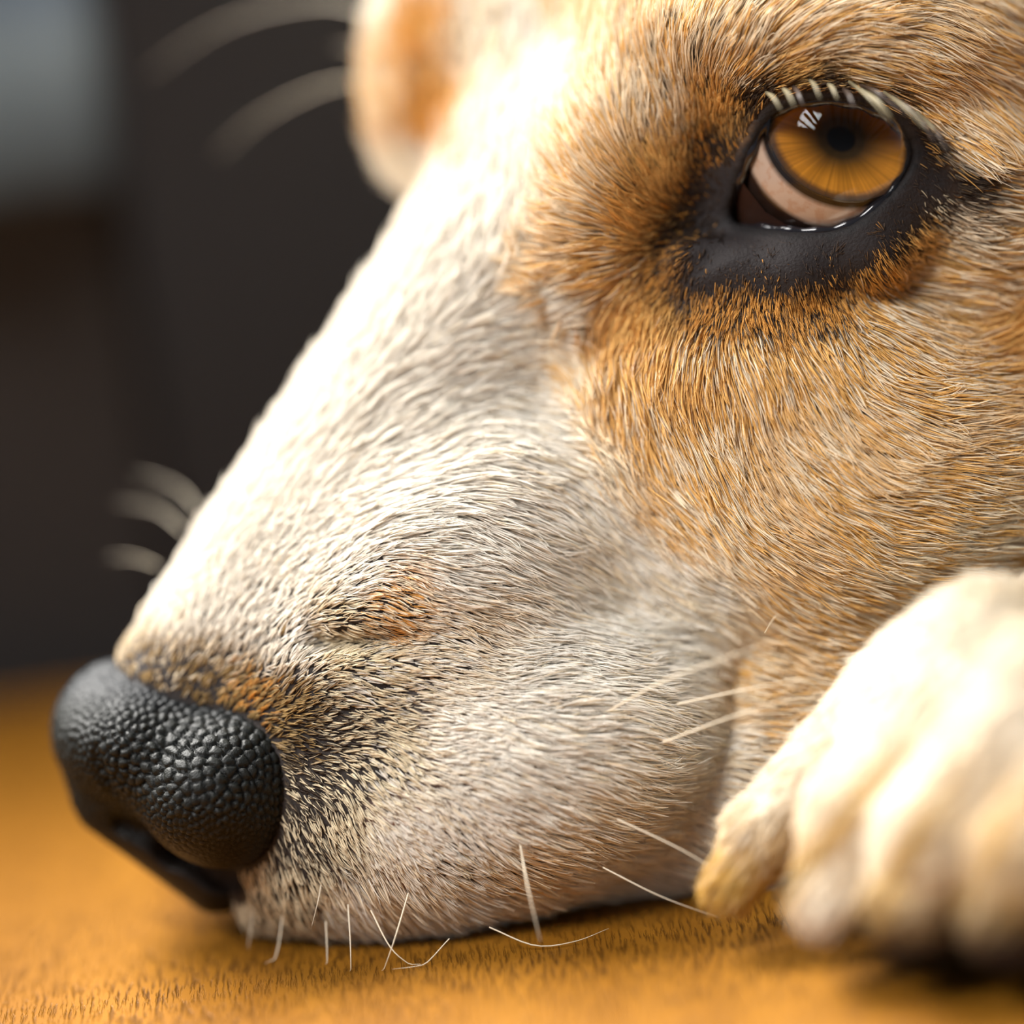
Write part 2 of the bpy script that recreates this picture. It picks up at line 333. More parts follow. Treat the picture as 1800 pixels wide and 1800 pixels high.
# ------------------------------------------------------------------ coat map: flow, length, colours (measured on the dog)
COL = dict(W=(.86, .80, .70), C=(.87, .73, .53), T=(.77, .445, .14), G=(.64, .295, .06), B=(.34, .22, .085), K=(.035, .022, .016),
           L=(.74, .62, .42))
SKIN = dict(dk=(.032, .026, .024), gr=(.19, .155, .135), pk=(.50, .30, .25), tn=(.42, .22, .08), bk=(.018, .014, .014), wh=(.62, .52, .42),
            or_=(.45, .22, .06))
MAP = [  # x, y, flow x, flow y, length, colour, other colour, share of other, skin, density
(195,1145,.3,-.95,14,'C','B',.3,'dk',.5),(255,1175,.5,-.85,15,'B','C',.4,'dk',.35),(340,1195,.7,-.7,22,'B','C',.35,'dk',.38),
(430,1230,.8,-.55,26,'B','G',.4,'dk',.5),(510,1260,.9,-.3,28,'B','K',.3,'dk',.5),(545,1385,.8,.5,24,'K','L',.45,'dk',.5),(545,1310,.9,.1,22,'K','B',.3,'dk',.5),(535,1460,.6,.8,26,'K','L',.5,'dk',.5),(590,1290,.95,-.1,26,'L','K',.5,'dk',0.49),
(300,1080,.5,-.85,38,'W','C',.2,'gr',.85),(400,1090,.6,-.75,36,'W','C',.1,'dk',.58),(500,1130,.8,-.55,34,'W','B',.15,'dk',0.48),
(350,950,.5,-.85,45,'W','C',.1,'gr',.85),(450,830,.55,-.8,45,'W','W',.1,'wh',1),(560,700,.55,-.8,50,'W','W',.1,'wh',1),
(500,950,.75,-.6,40,'W','C',.1,'dk',.66),(620,1000,.95,-.2,42,'W','C',.1,'dk',.66),(600,850,.9,-.4,45,'W','C',.1,'gr',.85),
(720,720,.9,-.4,52,'W','C',.1,'gr',.85),(700,900,.97,.1,50,'W','C',.1,'gr',.85),(800,1000,.95,.3,50,'W','C',.15,'gr',.85),
(690,1065,.9,.3,38,'G','C',.55,'dk',.58),(595,1120,.9,-.1,34,'L','K',.15,'dk',0.49),(770,1115,.97,.25,40,'C','W',.5,'dk',.58),
(650,1200,.95,.1,36,'L','W',.4,'dk',0.48),(640,1280,.9,.2,28,'L','K',.2,'dk',0.45),(610,1360,.8,.55,28,'L','K',.2,'dk',0.45),
(680,1340,.85,.45,34,'L','W',.4,'dk',.58),(590,1450,.6,.8,32,'L','K',.1,'dk',0.49),(710,1470,.72,.68,36,'W','C',.3,'pk',.9),
(500,1560,.3,.95,40,'L','K',.2,'dk',0.41),(430,1560,.2,.95,36,'L','K',.3,'dk',0.48),(640,1600,.4,.9,48,'C','W',.5,'gr',0.74),(760,1580,.6,.75,46,'W','C',.4,'pk',.9),
(800,1300,.97,.2,42,'W','C',.2,'gr',.85),(790,1520,.8,.55,40,'W','L',.3,'dk',.66),(900,1400,.93,.35,45,'W','C',.2,'gr',.85),
(950,1200,.99,.05,48,'W','C',.2,'gr',.85),(1000,1300,.98,.15,48,'W','C',.25,'gr',.85),(1000,1500,.9,.4,48,'C','W',.5,'gr',.85),
(930,1590,.8,.5,50,'C','T',.25,'dk',.58),(1150,1150,.98,-.1,50,'W','C',.2,'wh',1),(1180,1300,.98,.1,50,'W','C',.35,'wh',1),
(1150,1450,.95,.25,50,'C','W',.4,'gr',.85),(1220,1560,.9,.3,58,'W','C',.5,'gr',.85),(900,950,.92,.4,55,'W','C',.15,'gr',.85),
(1000,1080,.93,.35,55,'W','C',.2,'wh',1),(850,620,.9,-.3,55,'W','C',.2,'wh',1),(900,740,.9,.35,55,'W','C',.3,'wh',1),(1000,870,.8,.6,58,'W','C',.4,'wh',1),
(950,550,.7,-.4,60,'W','C',.3,'wh',1),(800,480,.5,-.85,60,'W','W',.2,'wh',1),(650,580,.5,-.85,55,'W','W',.2,'wh',1),(900,300,.15,-1,65,'W','C',.2,'wh',1),(930,100,.05,-1,65,'W','C',.2,'wh',1),
(850,120,-.1,-1,65,'W','C',.6,'wh',1),(745,100,-.1,-1,60,'T','G',.4,'tn',1),(765,250,-.1,-.9,50,'G','K',.15,'tn',1),(745,215,-.1,-.9,50,'G','T',.4,'tn',1),(785,215,-.1,-.9,50,'T','G',.5,'tn',1),(660,60,-.3,-.95,60,'W','C',.4,'wh',1),(820,250,.1,-1,60,'W','C',.4,'wh',1),(860,380,.2,-1,60,'W','W',.2,'wh',1),(890,200,.1,-1,65,'W','C',.3,'wh',1),(955,200,0,-1,65,'W','C',.3,'wh',1),(940,400,.1,-1,60,'W','C',.3,'wh',1),(840,0,0,-1,65,'W','C',.4,'wh',1),(720,330,.3,-.9,55,'W','C',.5,'wh',1),
(690,200,-.3,-.9,55,'C','T',.4,'tn',1),(985,490,-.8,.2,60,'C','T',.5,'tn',1),(1030,575,.2,.9,42,'G','K',.35,'tn',1),(1000,630,.6,.6,55,'C','T',.4,'tn',1),
(1060,455,-.95,.1,58,'T','C',.45,'tn',1),(1020,380,-.9,-.35,65,'C','T',0.4,'tn',1),(1000,290,-.6,-.8,65,'C','T',.35,'tn',1),
(1050,190,-.35,-.93,65,'C','T',0.35,'tn',1),(1000,60,0,-1,65,'C','T',.35,'wh',1),(1120,385,-.75,-.55,46,'T','K',.2,'or_',1),(1165,300,-.4,-.9,40,'T','K',.22,'or_',1),
(1150,190,-.1,-1,50,'C','T',0.4,'tn',1),(1200,80,.3,-.95,60,'C','T',0.35,'tn',1),(1255,190,.2,-.95,36,'T','K',.25,'or_',1),(1300,110,.6,-.8,50,'C','T',0.4,'tn',1),
(1400,55,.85,-.5,65,'C','T',.45,'tn',1),(1385,128,.85,-.4,40,'T','K',.12,'or_',1),(1500,30,.98,-.1,70,'C','T',.45,'tn',1),(1500,115,.97,.12,55,'T','C',.5,'tn',1),
(1600,100,.9,.4,70,'C','T',.5,'tn',1),(1625,175,.8,.6,60,'T','C',.5,'tn',1),(1700,60,.9,.35,75,'T','C',.5,'tn',1),(1760,180,.8,.6,75,'T','C',.5,'tn',1),
(1700,245,.75,.65,60,'C','T',.5,'tn',1),(1790,330,.95,.2,70,'C','T',.4,'tn',1),(1715,325,.9,.1,36,'K','T',.25,'bk',.9),
(1225,335,-.6,-.5,20,'K','G',.3,'bk',.8),(1185,430,-.85,.1,24,'K','G',.4,'bk',.9),(1165,490,-.6,.8,26,'G','K',.5,'bk',.9),(1200,500,-.4,.9,20,'K','K',0,'bk',.7),(1250,265,-.2,-.9,22,'K','G',.4,'bk',.9),(1275,330,-.5,-.8,12,'K','K',0,'bk',.5),(1250,400,-.5,.6,16,'K','G',.1,'bk',.6),
(1320,180,.3,-.8,24,'K','T',.3,'bk',.9),(1362,158,.6,-.5,22,'K','T',.2,'bk',.8),(1480,152,.9,0,22,'K','T',.2,'bk',.8),(1592,205,.8,.5,22,'K','T',.2,'bk',.8),(1420,155,.8,-.2,24,'K','T',.2,'bk',.9),(1540,175,.8,.4,26,'K','T',.25,'bk',.9),(1630,245,.8,.5,26,'K','T',.25,'bk',.8),
(1260,440,-.1,1,8,'K','K',0,'bk',.25),(1300,440,0,1,8,'K','K',0,'bk',.2),(1400,450,.1,1,8,'K','K',0,'bk',.2),(1350,490,.1,1,14,'K','G',.25,'bk',.42),(1450,485,.2,1,14,'K','G',.25,'bk',.42),(1510,440,.3,.9,8,'K','K',0,'bk',.2),(1590,370,.5,.7,8,'K','K',0,'bk',.2),(1570,420,.5,.7,14,'K','G',.25,'bk',.42),
(1640,320,.7,.6,10,'K','K',0,'bk',.3),(1240,490,-.1,1,10,'K','K',0,'bk',.3),(1655,375,.8,.5,26,'K','L',.4,'bk',.8),
(1250,535,-.05,1,32,'G','K',.4,'bk',1),(1350,545,.15,1,34,'G','K',.4,'bk',1),(1450,540,.4,.9,34,'G','K',.4,'bk',1),(1550,480,.7,.7,34,'G','K',.4,'bk',1),(1620,430,.85,.4,36,'T','K',.35,'bk',1),
(1700,400,.93,.1,40,'C','K',.3,'tn',1),(1130,560,0,1,45,'T','G',.35,'tn',1),(1090,660,.3,.95,60,'T','C',.4,'tn',1),(1200,630,.15,1,60,'T','C',.35,'tn',1),
(1320,650,.3,.95,60,'T','C',.4,'tn',1),(1450,630,.55,.85,60,'T','C',.4,'tn',1),(1550,570,.85,.5,60,'T','C',.5,'tn',1),(1650,500,.97,0,65,'C','T',.5,'tn',1),
(1750,450,.9,-.4,70,'C','T',.5,'tn',1),(1750,600,.9,-.4,75,'T','G',.35,'tn',1),(1650,680,.98,-.1,70,'T','C',.5,'tn',1),(1550,720,.85,.45,65,'T','C',.45,'tn',1),
(1400,780,.65,.75,65,'C','T',.5,'tn',1),(1250,780,.5,.85,65,'T','C',.5,'tn',1),(1120,760,.5,.85,60,'T','C',.5,'tn',1),(1150,880,.75,.65,60,'T','C',.5,'tn',1),
(1060,780,.6,.75,60,'C','T',.3,'wh',1),(1090,950,.8,.6,60,'W','C',.4,'wh',1),(1300,920,.8,.6,60,'T','C',.5,'tn',1),(1450,900,.9,.4,60,'C','T',.5,'tn',1),(1600,850,1,.05,65,'C','T',.5,'tn',1),
(1750,800,.98,-.15,70,'C','T',.5,'tn',1),(1750,950,1,0,65,'C','T',.4,'tn',1),(1550,1000,.98,.15,60,'C','T',.45,'tn',1),(1350,1050,.93,.35,60,'C','T',.5,'tn',1),
(1190,1030,.9,.42,58,'W','C',.5,'wh',1),(1310,1180,.97,.2,58,'T','C',.6,'tn',1),(1450,1150,.97,.1,55,'C','T',.5,'tn',1),(1370,1270,.97,.2,55,'C','T',.4,'tn',1),(1250,1350,.98,.1,55,'W','C',.6,'wh',1),(1300,1480,.95,.2,55,'W','C',.5,'gr',.85),
]
MXY = np.array([m[:2] for m in MAP], np.float32)
MFL = np.array([m[2:4] for m in MAP], np.float32); MLEN = np.array([m[4] for m in MAP], np.float32)
MC1 = np.array([COL[m[5]] for m in MAP], np.float32); MC2 = np.array([COL[m[6]] for m in MAP], np.float32)
MSH = np.array([m[7] for m in MAP], np.float32); MSK = np.array([SKIN[m[8]] for m in MAP], np.float32); MDN = np.array([m[9] for m in MAP], np.float32)
MALL = np.concatenate([MFL, MLEN[:, None], MSH[:, None], MDN[:, None], MSK, MC1, MC2], 1)
def coat(P2, pw=2.6, soft=18.0):
    out = np.empty((len(P2), MALL.shape[1]), np.float32)
    for s in range(0, len(P2), 40000):
        q = P2[s:s + 40000].astype(np.float32)
        d2 = ((q[:, None, :] - MXY[None]) ** 2).sum(2) + soft ** 2
        w = d2 ** -pw; w /= w.sum(1)[:, None]
        out[s:s + 40000] = w @ MALL
    return out
def pix(P):
    k = 1 + P[:, 2] / DIST
    return np.stack([P[:, 0] / k + 900, P[:, 1] / k + 900], 1)
f_paw = lambda P: union(PAW, P)
def is_paw(P): return (np.abs(chunked(f_paw, P)) < 12) & (P[:, 2] < 60) & (P[:, 0] > 250)
TOES = np.array([[(1600, 1235), (1300, 1535)], [(1750, 1200), (1478, 1560)], [(1850, 1250), (1618, 1565)], [(1950, 1330), (1780, 1590)]], float)
def paw_tint(P, P2):                              # stained lower toes, tan between the toes, dark pads and painted contact shade beneath
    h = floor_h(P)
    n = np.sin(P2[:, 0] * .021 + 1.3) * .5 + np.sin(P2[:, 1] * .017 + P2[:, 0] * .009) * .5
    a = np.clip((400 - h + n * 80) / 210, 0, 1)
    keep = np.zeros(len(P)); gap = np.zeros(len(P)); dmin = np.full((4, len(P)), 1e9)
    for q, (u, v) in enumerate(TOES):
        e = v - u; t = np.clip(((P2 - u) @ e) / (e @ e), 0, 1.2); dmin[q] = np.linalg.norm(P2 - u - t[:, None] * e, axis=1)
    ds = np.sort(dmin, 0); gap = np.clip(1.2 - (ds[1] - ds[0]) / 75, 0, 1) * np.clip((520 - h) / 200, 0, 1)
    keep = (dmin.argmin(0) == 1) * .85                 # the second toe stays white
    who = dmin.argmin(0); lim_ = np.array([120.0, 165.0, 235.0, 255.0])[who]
    return np.clip(np.maximum(a * (1 - keep), gap * .9), 0, 1), np.clip(np.maximum((lim_ - h) / 90, (gap - .75) * 3 * np.clip((300 - h) / 90, 0, 1)), 0, 1)  # second mask: pads, plus shade painted low and between the toes

B2 = pix(BV); cm = coat(B2); paw_v = is_paw(BV)
skin = cm[:, 5:8].copy()
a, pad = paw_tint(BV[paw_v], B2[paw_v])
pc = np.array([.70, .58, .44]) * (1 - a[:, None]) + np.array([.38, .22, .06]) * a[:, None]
skin[paw_v] = pc * (1 - pad[:, None]) + np.array([.05, .035, .03]) * pad[:, None]  # pads and contact shade painted into the skin colour
out = (B2[:, 0] > 1850) & ~paw_v; skin[out] = (.60, .36, .14)
# nose leather under the nose part and the lip line
eyein = poly_sd(B2, OPEN_S) < 14
skin[eyein & (BV[:, 2] < 400) & (BV[:, 2] > -60)] = (.012, .01, .01)

m_skin, t, b = nmat('dog_skin')
at_ = t.nodes.new('ShaderNodeAttribute'); at_.attribute_name = 'skin'
nz = t.nodes.new('ShaderNodeTexNoise'); nz.inputs['Scale'].default_value = 2600; nz.inputs['Detail'].default_value = 4
tc = t.nodes.new('ShaderNodeTexCoord'); lk(t, tc.outputs['Object'], nz.inputs['Vector'])
bp = t.nodes.new('ShaderNodeBump'); bp.inputs['Strength'].default_value = .5; bp.inputs['Distance'].default_value = .0003
lk(t, nz.outputs[0], bp.inputs['Height']); lk(t, bp.outputs[0], b.inputs['Normal'])
lk(t, at_.outputs['Color'], b.inputs['Base Color']); b.inputs['Roughness'].default_value = .7; b.inputs['Specular IOR Level'].default_value = .25

dog = bpy.data.objects.new('dog', None); C.objects.link(dog)
tag(dog, 'white and tan short-haired dog resting its chin on the wooden floor', 'dog')
body = mesh_obj('body', wl(BV), BF, m_skin, dog)
color_attr(body, 'skin', skin)

# ------------------------------------------------------------------ nose leather
NOSE = [
    Ell(255, 1312, 270, 165, 126, 235, 15, 50), Ell(370, 1392, 118, 128, 122, 152, 8, 50), Cone((424, 1382, 112, 98), (412, 1420, 108, 98), 60),
    Cone((212, 1392, 262, 88), (382, 1535, 252, 72), 40), Cone((214, 1244, 268, 64), (440, 1330, 130, 50), 110),
]
def f_nose(P):
    f = union(NOSE, P)
    f = smax(f, -union(NOSTRIL, P), 12)
    return smax(f, -(Cone((170, 1330, 60, 8), (215, 1440, 110, 10))(P)), 20)
NV, NF = surface_nets(f_nose, lm(60, 1130, 0) * [1, 1, 0] + [0, 0, -40], (-310, 740, 560), 4.4)
NV, NN = project(f_nose, NV, 1)
N2 = pix(NV)
# pebbles: cells around scattered seeds, larger in the middle of the wing, finer and upright towards the tip
cell = 13 + 10 * np.exp(-((N2[:, 0] - 330) / 150) ** 2 - ((N2[:, 1] - 1330) / 75) ** 2)
stretch = np.stack([1 + .7 * np.clip((260 - N2[:, 0]) / 100, 0, 1) + .5 * np.clip((N2[:, 1] - 1390) / 60, 0, 1), np.ones(len(NV)), np.ones(len(NV))], 1)
NS = NV * [1, 1, 1]
order = rng.permutation(len(NV)); seeds = []
gridh = {}
for i in order[:22000]:
    r = cell[i] * .86; key = tuple((NV[i] // 26).astype(int)); ok = True
    for dx in (-1, 0, 1):
        for dy in (-1, 0, 1):
            for dz in (-1, 0, 1):
                for j in gridh.get((key[0] + dx, key[1] + dy, key[2] + dz), ()):
                    if ((NV[i] - NV[j]) ** 2 * [stretch[i, 0] ** 2, 1, 1]).sum() < r * r: ok = False; break
                if not ok: break
            if not ok: break
        if not ok: break
    if ok: seeds.append(i); gridh.setdefault(key, []).append(i)
kd = kdtree.KDTree(len(seeds))
for q, i in enumerate(seeds): kd.insert(NV[i], q)
kd.balance()
F1 = np.zeros(len(NV)); F2 = np.zeros(len(NV)); ID = np.zeros(len(NV), int)
for i in range(len(NV)):
    r = kd.find_n(NV[i], 2); F1[i] = r[0][2]; F2[i] = r[1][2]; ID[i] = r[0][1]
edge = np.clip((F2 - F1) / 7.0, 0, 1); edge = edge * edge * (3 - 2 * edge)
amp = 2.8 + 3.6 * np.exp(-((N2[:, 0] - 300) / 150) ** 2 - ((N2[:, 1] - 1330) / 90) ** 2)
amp *= np.clip((1530 - N2[:, 1]) / 90, .25, 1)
tilt = rng.uniform(.6, 1.15, len(seeds))[ID]
NV = NV + NN * ((edge - .6) * amp * 2.2 * tilt)[:, None]
m_nose, t, b = nmat('nose_leather')
at_ = t.nodes.new('ShaderNodeAttribute'); at_.attribute_name = 'leather'
lk(t, at_.outputs['Color'], b.inputs['Base Color']); b.inputs['Roughness'].default_value = .48; b.inputs['Specular IOR Level'].default_value = .24
nz = t.nodes.new('ShaderNodeTexNoise'); nz.inputs['Scale'].default_value = 5000; nz.inputs['Detail'].default_value = 3
tc = t.nodes.new('ShaderNodeTexCoord'); lk(t, tc.outputs['Object'], nz.inputs['Vector'])
bp = t.nodes.new('ShaderNodeBump'); bp.inputs['Strength'].default_value = .35; bp.inputs['Distance'].default_value = .0002
lk(t, nz.outputs[0], bp.inputs['Height']); lk(t, bp.outputs[0], b.inputs['Normal'])
nose = mesh_obj('nose', wl(NV), NF, m_nose, dog); nose['label'] = 'black pebbled nose leather'
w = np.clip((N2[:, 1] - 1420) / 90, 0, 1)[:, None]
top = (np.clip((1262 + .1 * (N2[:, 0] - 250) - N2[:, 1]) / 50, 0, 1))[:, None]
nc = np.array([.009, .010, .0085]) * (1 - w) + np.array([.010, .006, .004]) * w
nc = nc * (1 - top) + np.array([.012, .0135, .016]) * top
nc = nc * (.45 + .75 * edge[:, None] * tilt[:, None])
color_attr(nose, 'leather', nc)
print('nose', len(NV), len(seeds), round(time.time() - T0, 1))

# ------------------------------------------------------------------ eye
IRIS_PX = lm(1478, 224, 0)
g = np.array([.165, -.43, 0]); g[2] = -math.sqrt(1 - g[0] ** 2 - g[1] ** 2)
gu = np.cross(g, [0, 1, 0]); gu /= np.linalg.norm(gu); gv = np.cross(g, gu)
if np.dot(np.cross(gu, gv), g) < 0: gv = -gv
def rings(prof, n=96):                            # (radius, height along the gaze) -> surface of revolution about the gaze
    V = []; F = []
    for r, h in prof:
        for i in range(n):
            a = 2 * math.pi * i / n
            V.append(EYE_C + g * h + (gu * math.cos(a) + gv * math.sin(a)) * r)
    for k in range(len(prof) - 1):
        for i in range(n):
            j = (i + 1) % n
            F.append((k * n + i, k * n + j, (k + 1) * n + j, (k + 1) * n + i))
    return np.array(V), np.array(F)
IR = 128.0
hi_ = math.sqrt(EYE_R ** 2 - 138 ** 2)
prof = [(EYE_R * math.sin(a), EYE_R * math.cos(a)) for a in np.linspace(math.asin(138 / EYE_R), math.pi - .01, 40)]
V, F = rings(prof)
P2 = pix(V); r_g = np.linalg.norm((V - EYE_C) - ((V - EYE_C) @ g)[:, None] * g, axis=1)
hh = (V - EYE_C) @ g
ang = np.degrees(np.arctan2(r_g, hh))             # angle from the gaze
lim = math.degrees(math.asin(138 / EYE_R))
cream = np.array([.40, .285, .21])
sc = np.where((ang < lim + 5.5)[:, None], np.array([[.012, .008, .006]]), cream)
third = P2[:, 0] * .80 - (P2[:, 1] - 300) * .42 - 1085    # the dark third eyelid at the inner corner
e1 = np.clip((ang - (lim + 17.5)) / 1.5, 0, 1)[:, None]
sc = sc * (1 - e1) + np.array([.02, .011, .008]) * e1
m_scl, t, b = nmat('sclera')
at_ = t.nodes.new('ShaderNodeAttribute'); at_.attribute_name = 'tint'
nz = t.nodes.new('ShaderNodeTexNoise'); nz.inputs['Scale'].default_value = 900; nz.inputs['Detail'].default_value = 3
tc = t.nodes.new('ShaderNodeTexCoord'); lk(t, tc.outputs['Object'], nz.inputs['Vector'])
rp = t.nodes.new('ShaderNodeValToRGB'); rp.color_ramp.elements[0].position = .35; rp.color_ramp.elements[0].color = (.9, .78, .7, 1); rp.color_ramp.elements[1].position = .5
mx = t.nodes.new('ShaderNodeMix'); mx.data_type = 'RGBA'; mx.blend_type = 'MULTIPLY'; mx.inputs[0].default_value = 1
lk(t, nz.outputs[0], rp.inputs[0]); lk(t, at_.outputs['Color'], mx.inputs[6]); lk(t, rp.outputs[0], mx.inputs[7]); lk(t, mx.outputs[2], b.inputs['Base Color'])
b.inputs['Roughness'].default_value = .12
ball = mesh_obj('eyeball', wl(V), F, m_scl, dog); color_attr(ball, 'tint', sc); ball['label'] = 'amber eye with a pale rim of white'
# iris: shallow cone with radial fibres
V, F = rings([(26, hi_ - 24), (40, hi_ - 21), (60, hi_ - 16), (80, hi_ - 11), (100, hi_ - 6), (118, hi_ - 2), (130, hi_), (139, hi_ - 2)], 192)
rr = np.linalg.norm((V - EYE_C) - ((V - EYE_C) @ g)[:, None] * g, axis=1)
an = np.arctan2((V - EYE_C) @ gv, (V - EYE_C) @ gu)
fib = .5 + .5 * np.sin(an * 61 + 2 * np.sin(an * 13)) * np.sin(an * 37 + 1)
q = np.clip((rr - 26) / 100, 0, 1)[:, None]
q2 = np.clip((q - .16) / .55, 0, 1)
ic = np.array([.055, .03, .008]) * (1 - q2) + np.array([.62, .24, .022]) * q2
ic *= (.50 + .42 * fib)[:, None]
rim = np.clip((rr - 121) / 11, 0, 1)[:, None]; ic = ic * (1 - rim) + np.array([.015, .006, .003]) * rim
m_iris, t, b = nmat('iris')
at_ = t.nodes.new('ShaderNodeAttribute'); at_.attribute_name = 'tint'; lk(t, at_.outputs['Color'], b.inputs['Base Color']); b.inputs['Roughness'].default_value = .35
iris = mesh_obj('iris', wl(V), F, m_iris, ball); color_attr(iris, 'tint', ic)
V, F = rings([(.5, hi_ - 25), (14, hi_ - 25), (28, hi_ - 24.5)], 64)
mesh_obj('pupil', wl(V), F, simple('pupil', (.004, .004, .005), .3), ball)
# cornea: clear dome
m_cor = bpy.data.materials.new('cornea'); m_cor.use_nodes = True; t = m_cor.node_tree; t.nodes.remove(t.nodes['Principled BSDF'])
tr = t.nodes.new('ShaderNodeBsdfTransparent'); gl = t.nodes.new('ShaderNodeBsdfGlossy'); gl.inputs['Roughness'].default_value = .02
fr = t.nodes.new('ShaderNodeFresnel'); fr.inputs['IOR'].default_value = 1.28; ms = t.nodes.new('ShaderNodeMixShader')
lk(t, fr.outputs[0], ms.inputs[0]); lk(t, tr.outputs[0], ms.inputs[1]); lk(t, gl.outputs[0], ms.inputs[2]); lk(t, ms.outputs[0], t.nodes['Material Output'].inputs[0])
RC = 158.0; cz = hi_ - math.sqrt(RC ** 2 - 142 ** 2) + 3
V, F = rings([(max(RC * math.sin(a), .3), cz + RC * math.cos(a)) for a in np.linspace(0, math.asin(143 / RC), 24)], 96)
mesh_obj('cornea', wl(V), F, m_cor, ball)

def depth_at(X, Y, f=f_dog, d0=-160.0, d1=900.0):  # first surface met along a sight line of the measuring frame
    ds = np.arange(d0, d1, 2.0); k = 1 + ds / DIST
    P = np.stack([(X - 900) * k, (Y - 900) * k, ds], 1).astype(np.float32)
    v = f(P); i = np.argmax(v < 0)
    return float(ds[i]) if v[i] < 0 else None
def tube(name, pts, radii, mat, parent, n=8, closed=False):
    P = [np.asarray(p, float) for p in pts]; V = []; F = []; m = len(P)
    for i in range(m):
        a = P[(i - 1) % m] if (closed or i > 0) else P[i]; c = P[(i + 1) % m] if (closed or i < m - 1) else P[i]
        tn = c - a; tn /= np.linalg.norm(tn) + 1e-12
        u = np.cross(tn, [.31, .2, .93]); u /= np.linalg.norm(u); v = np.cross(tn, u)
        for j in range(n):
            an_ = 2 * math.pi * j / n
            V.append(P[i] + (u * math.cos(an_) + v * math.sin(an_)) * radii[i])
    for i in range(m if closed else m - 1):
        for j in range(n):
            F.append((i * n + j, i * n + (j + 1) % n, ((i + 1) % m) * n + (j + 1) % n, ((i + 1) % m) * n + j))
    return mesh_obj(name, wl(np.array(V)), np.array(F), mat, parent)
def spline(pts, n):                               # Catmull-Rom through landmarks
    P = np.array(pts, float); P = np.vstack([2 * P[0] - P[1], P, 2 * P[-1] - P[-2]]); o = []
    for i in range(n):
        u = i / (n - 1) * (len(P) - 3); k = min(int(u), len(P) - 4); s = u - k
        a, b_, c, d = P[k:k + 4]
        o.append(.5 * ((2 * b_) + (c - a) * s + (2 * a - 5 * b_ + 4 * c - d) * s ** 2 + (3 * b_ - a - 3 * c + d) * s ** 3))
    return np.array(o)
# the eye of the far side, under the far brow
bm = bmesh.new(); bmesh.ops.create_uvsphere(bm, u_segments=32, v_segments=20, radius=105 * S)
me = bpy.data.meshes.new('eyeball'); bm.to_mesh(me); bm.free(); me.materials.append(simple('far_eye', (.05, .022, .008), .08, .5))
for p_ in me.polygons: p_.use_smooth = True
fe = bpy.data.objects.new('eyeball', me); C.objects.link(fe); fe.parent = dog; fe.location = lmw(862, 290, 830)
# wet lid margin all round the opening
m_wet = simple('wet_lid', (.012, .01, .012), .12, .6)
rim = smooth_poly(OPENING, 3); pts = []
for X, Y in rim:
    k0 = EYE_C[2]; rad = math.sqrt(max(0, (EYE_R + 3) ** 2 - (X - 1457) ** 2 - (Y - 292) ** 2))
    pts.append(lm(X, Y, min(EYE_C[2] - rad, 150)))
for _ in range(3): pts = [(np.array(pts[i - 1]) + 2 * np.array(pts[i]) + np.array(pts[(i + 1) % len(pts)])) / 4 for i in range(len(pts))]
er = tube('eyelid_rim', pts, [9 + 2 * math.sin(i * .9) for i in range(len(pts))], m_wet, dog, 8, True); er['label'] = 'wet black lid margin'
# third eyelid: a thin dark fold over the inner corner of the ball
tri = [(1289, 300), (1312, 330), (1345, 372), (1392, 402), (1330, 410), (1288, 396), (1284, 350)]
V = []
for X, Y in tri + [(1312, 372)]:
    rad = math.sqrt(max(0, (EYE_R + 6) ** 2 - (X - 1457) ** 2 - (Y - 292) ** 2)); V.append(lm(X, Y, min(EYE_C[2] - rad, 150)))
F = [(7, i, (i + 1) % 7) for i in range(7)]
te = mesh_obj('third_eyelid', wl(np.array(V)), np.array(F), simple('third_eyelid', (.03, .013, .008), .12, .6), dog)

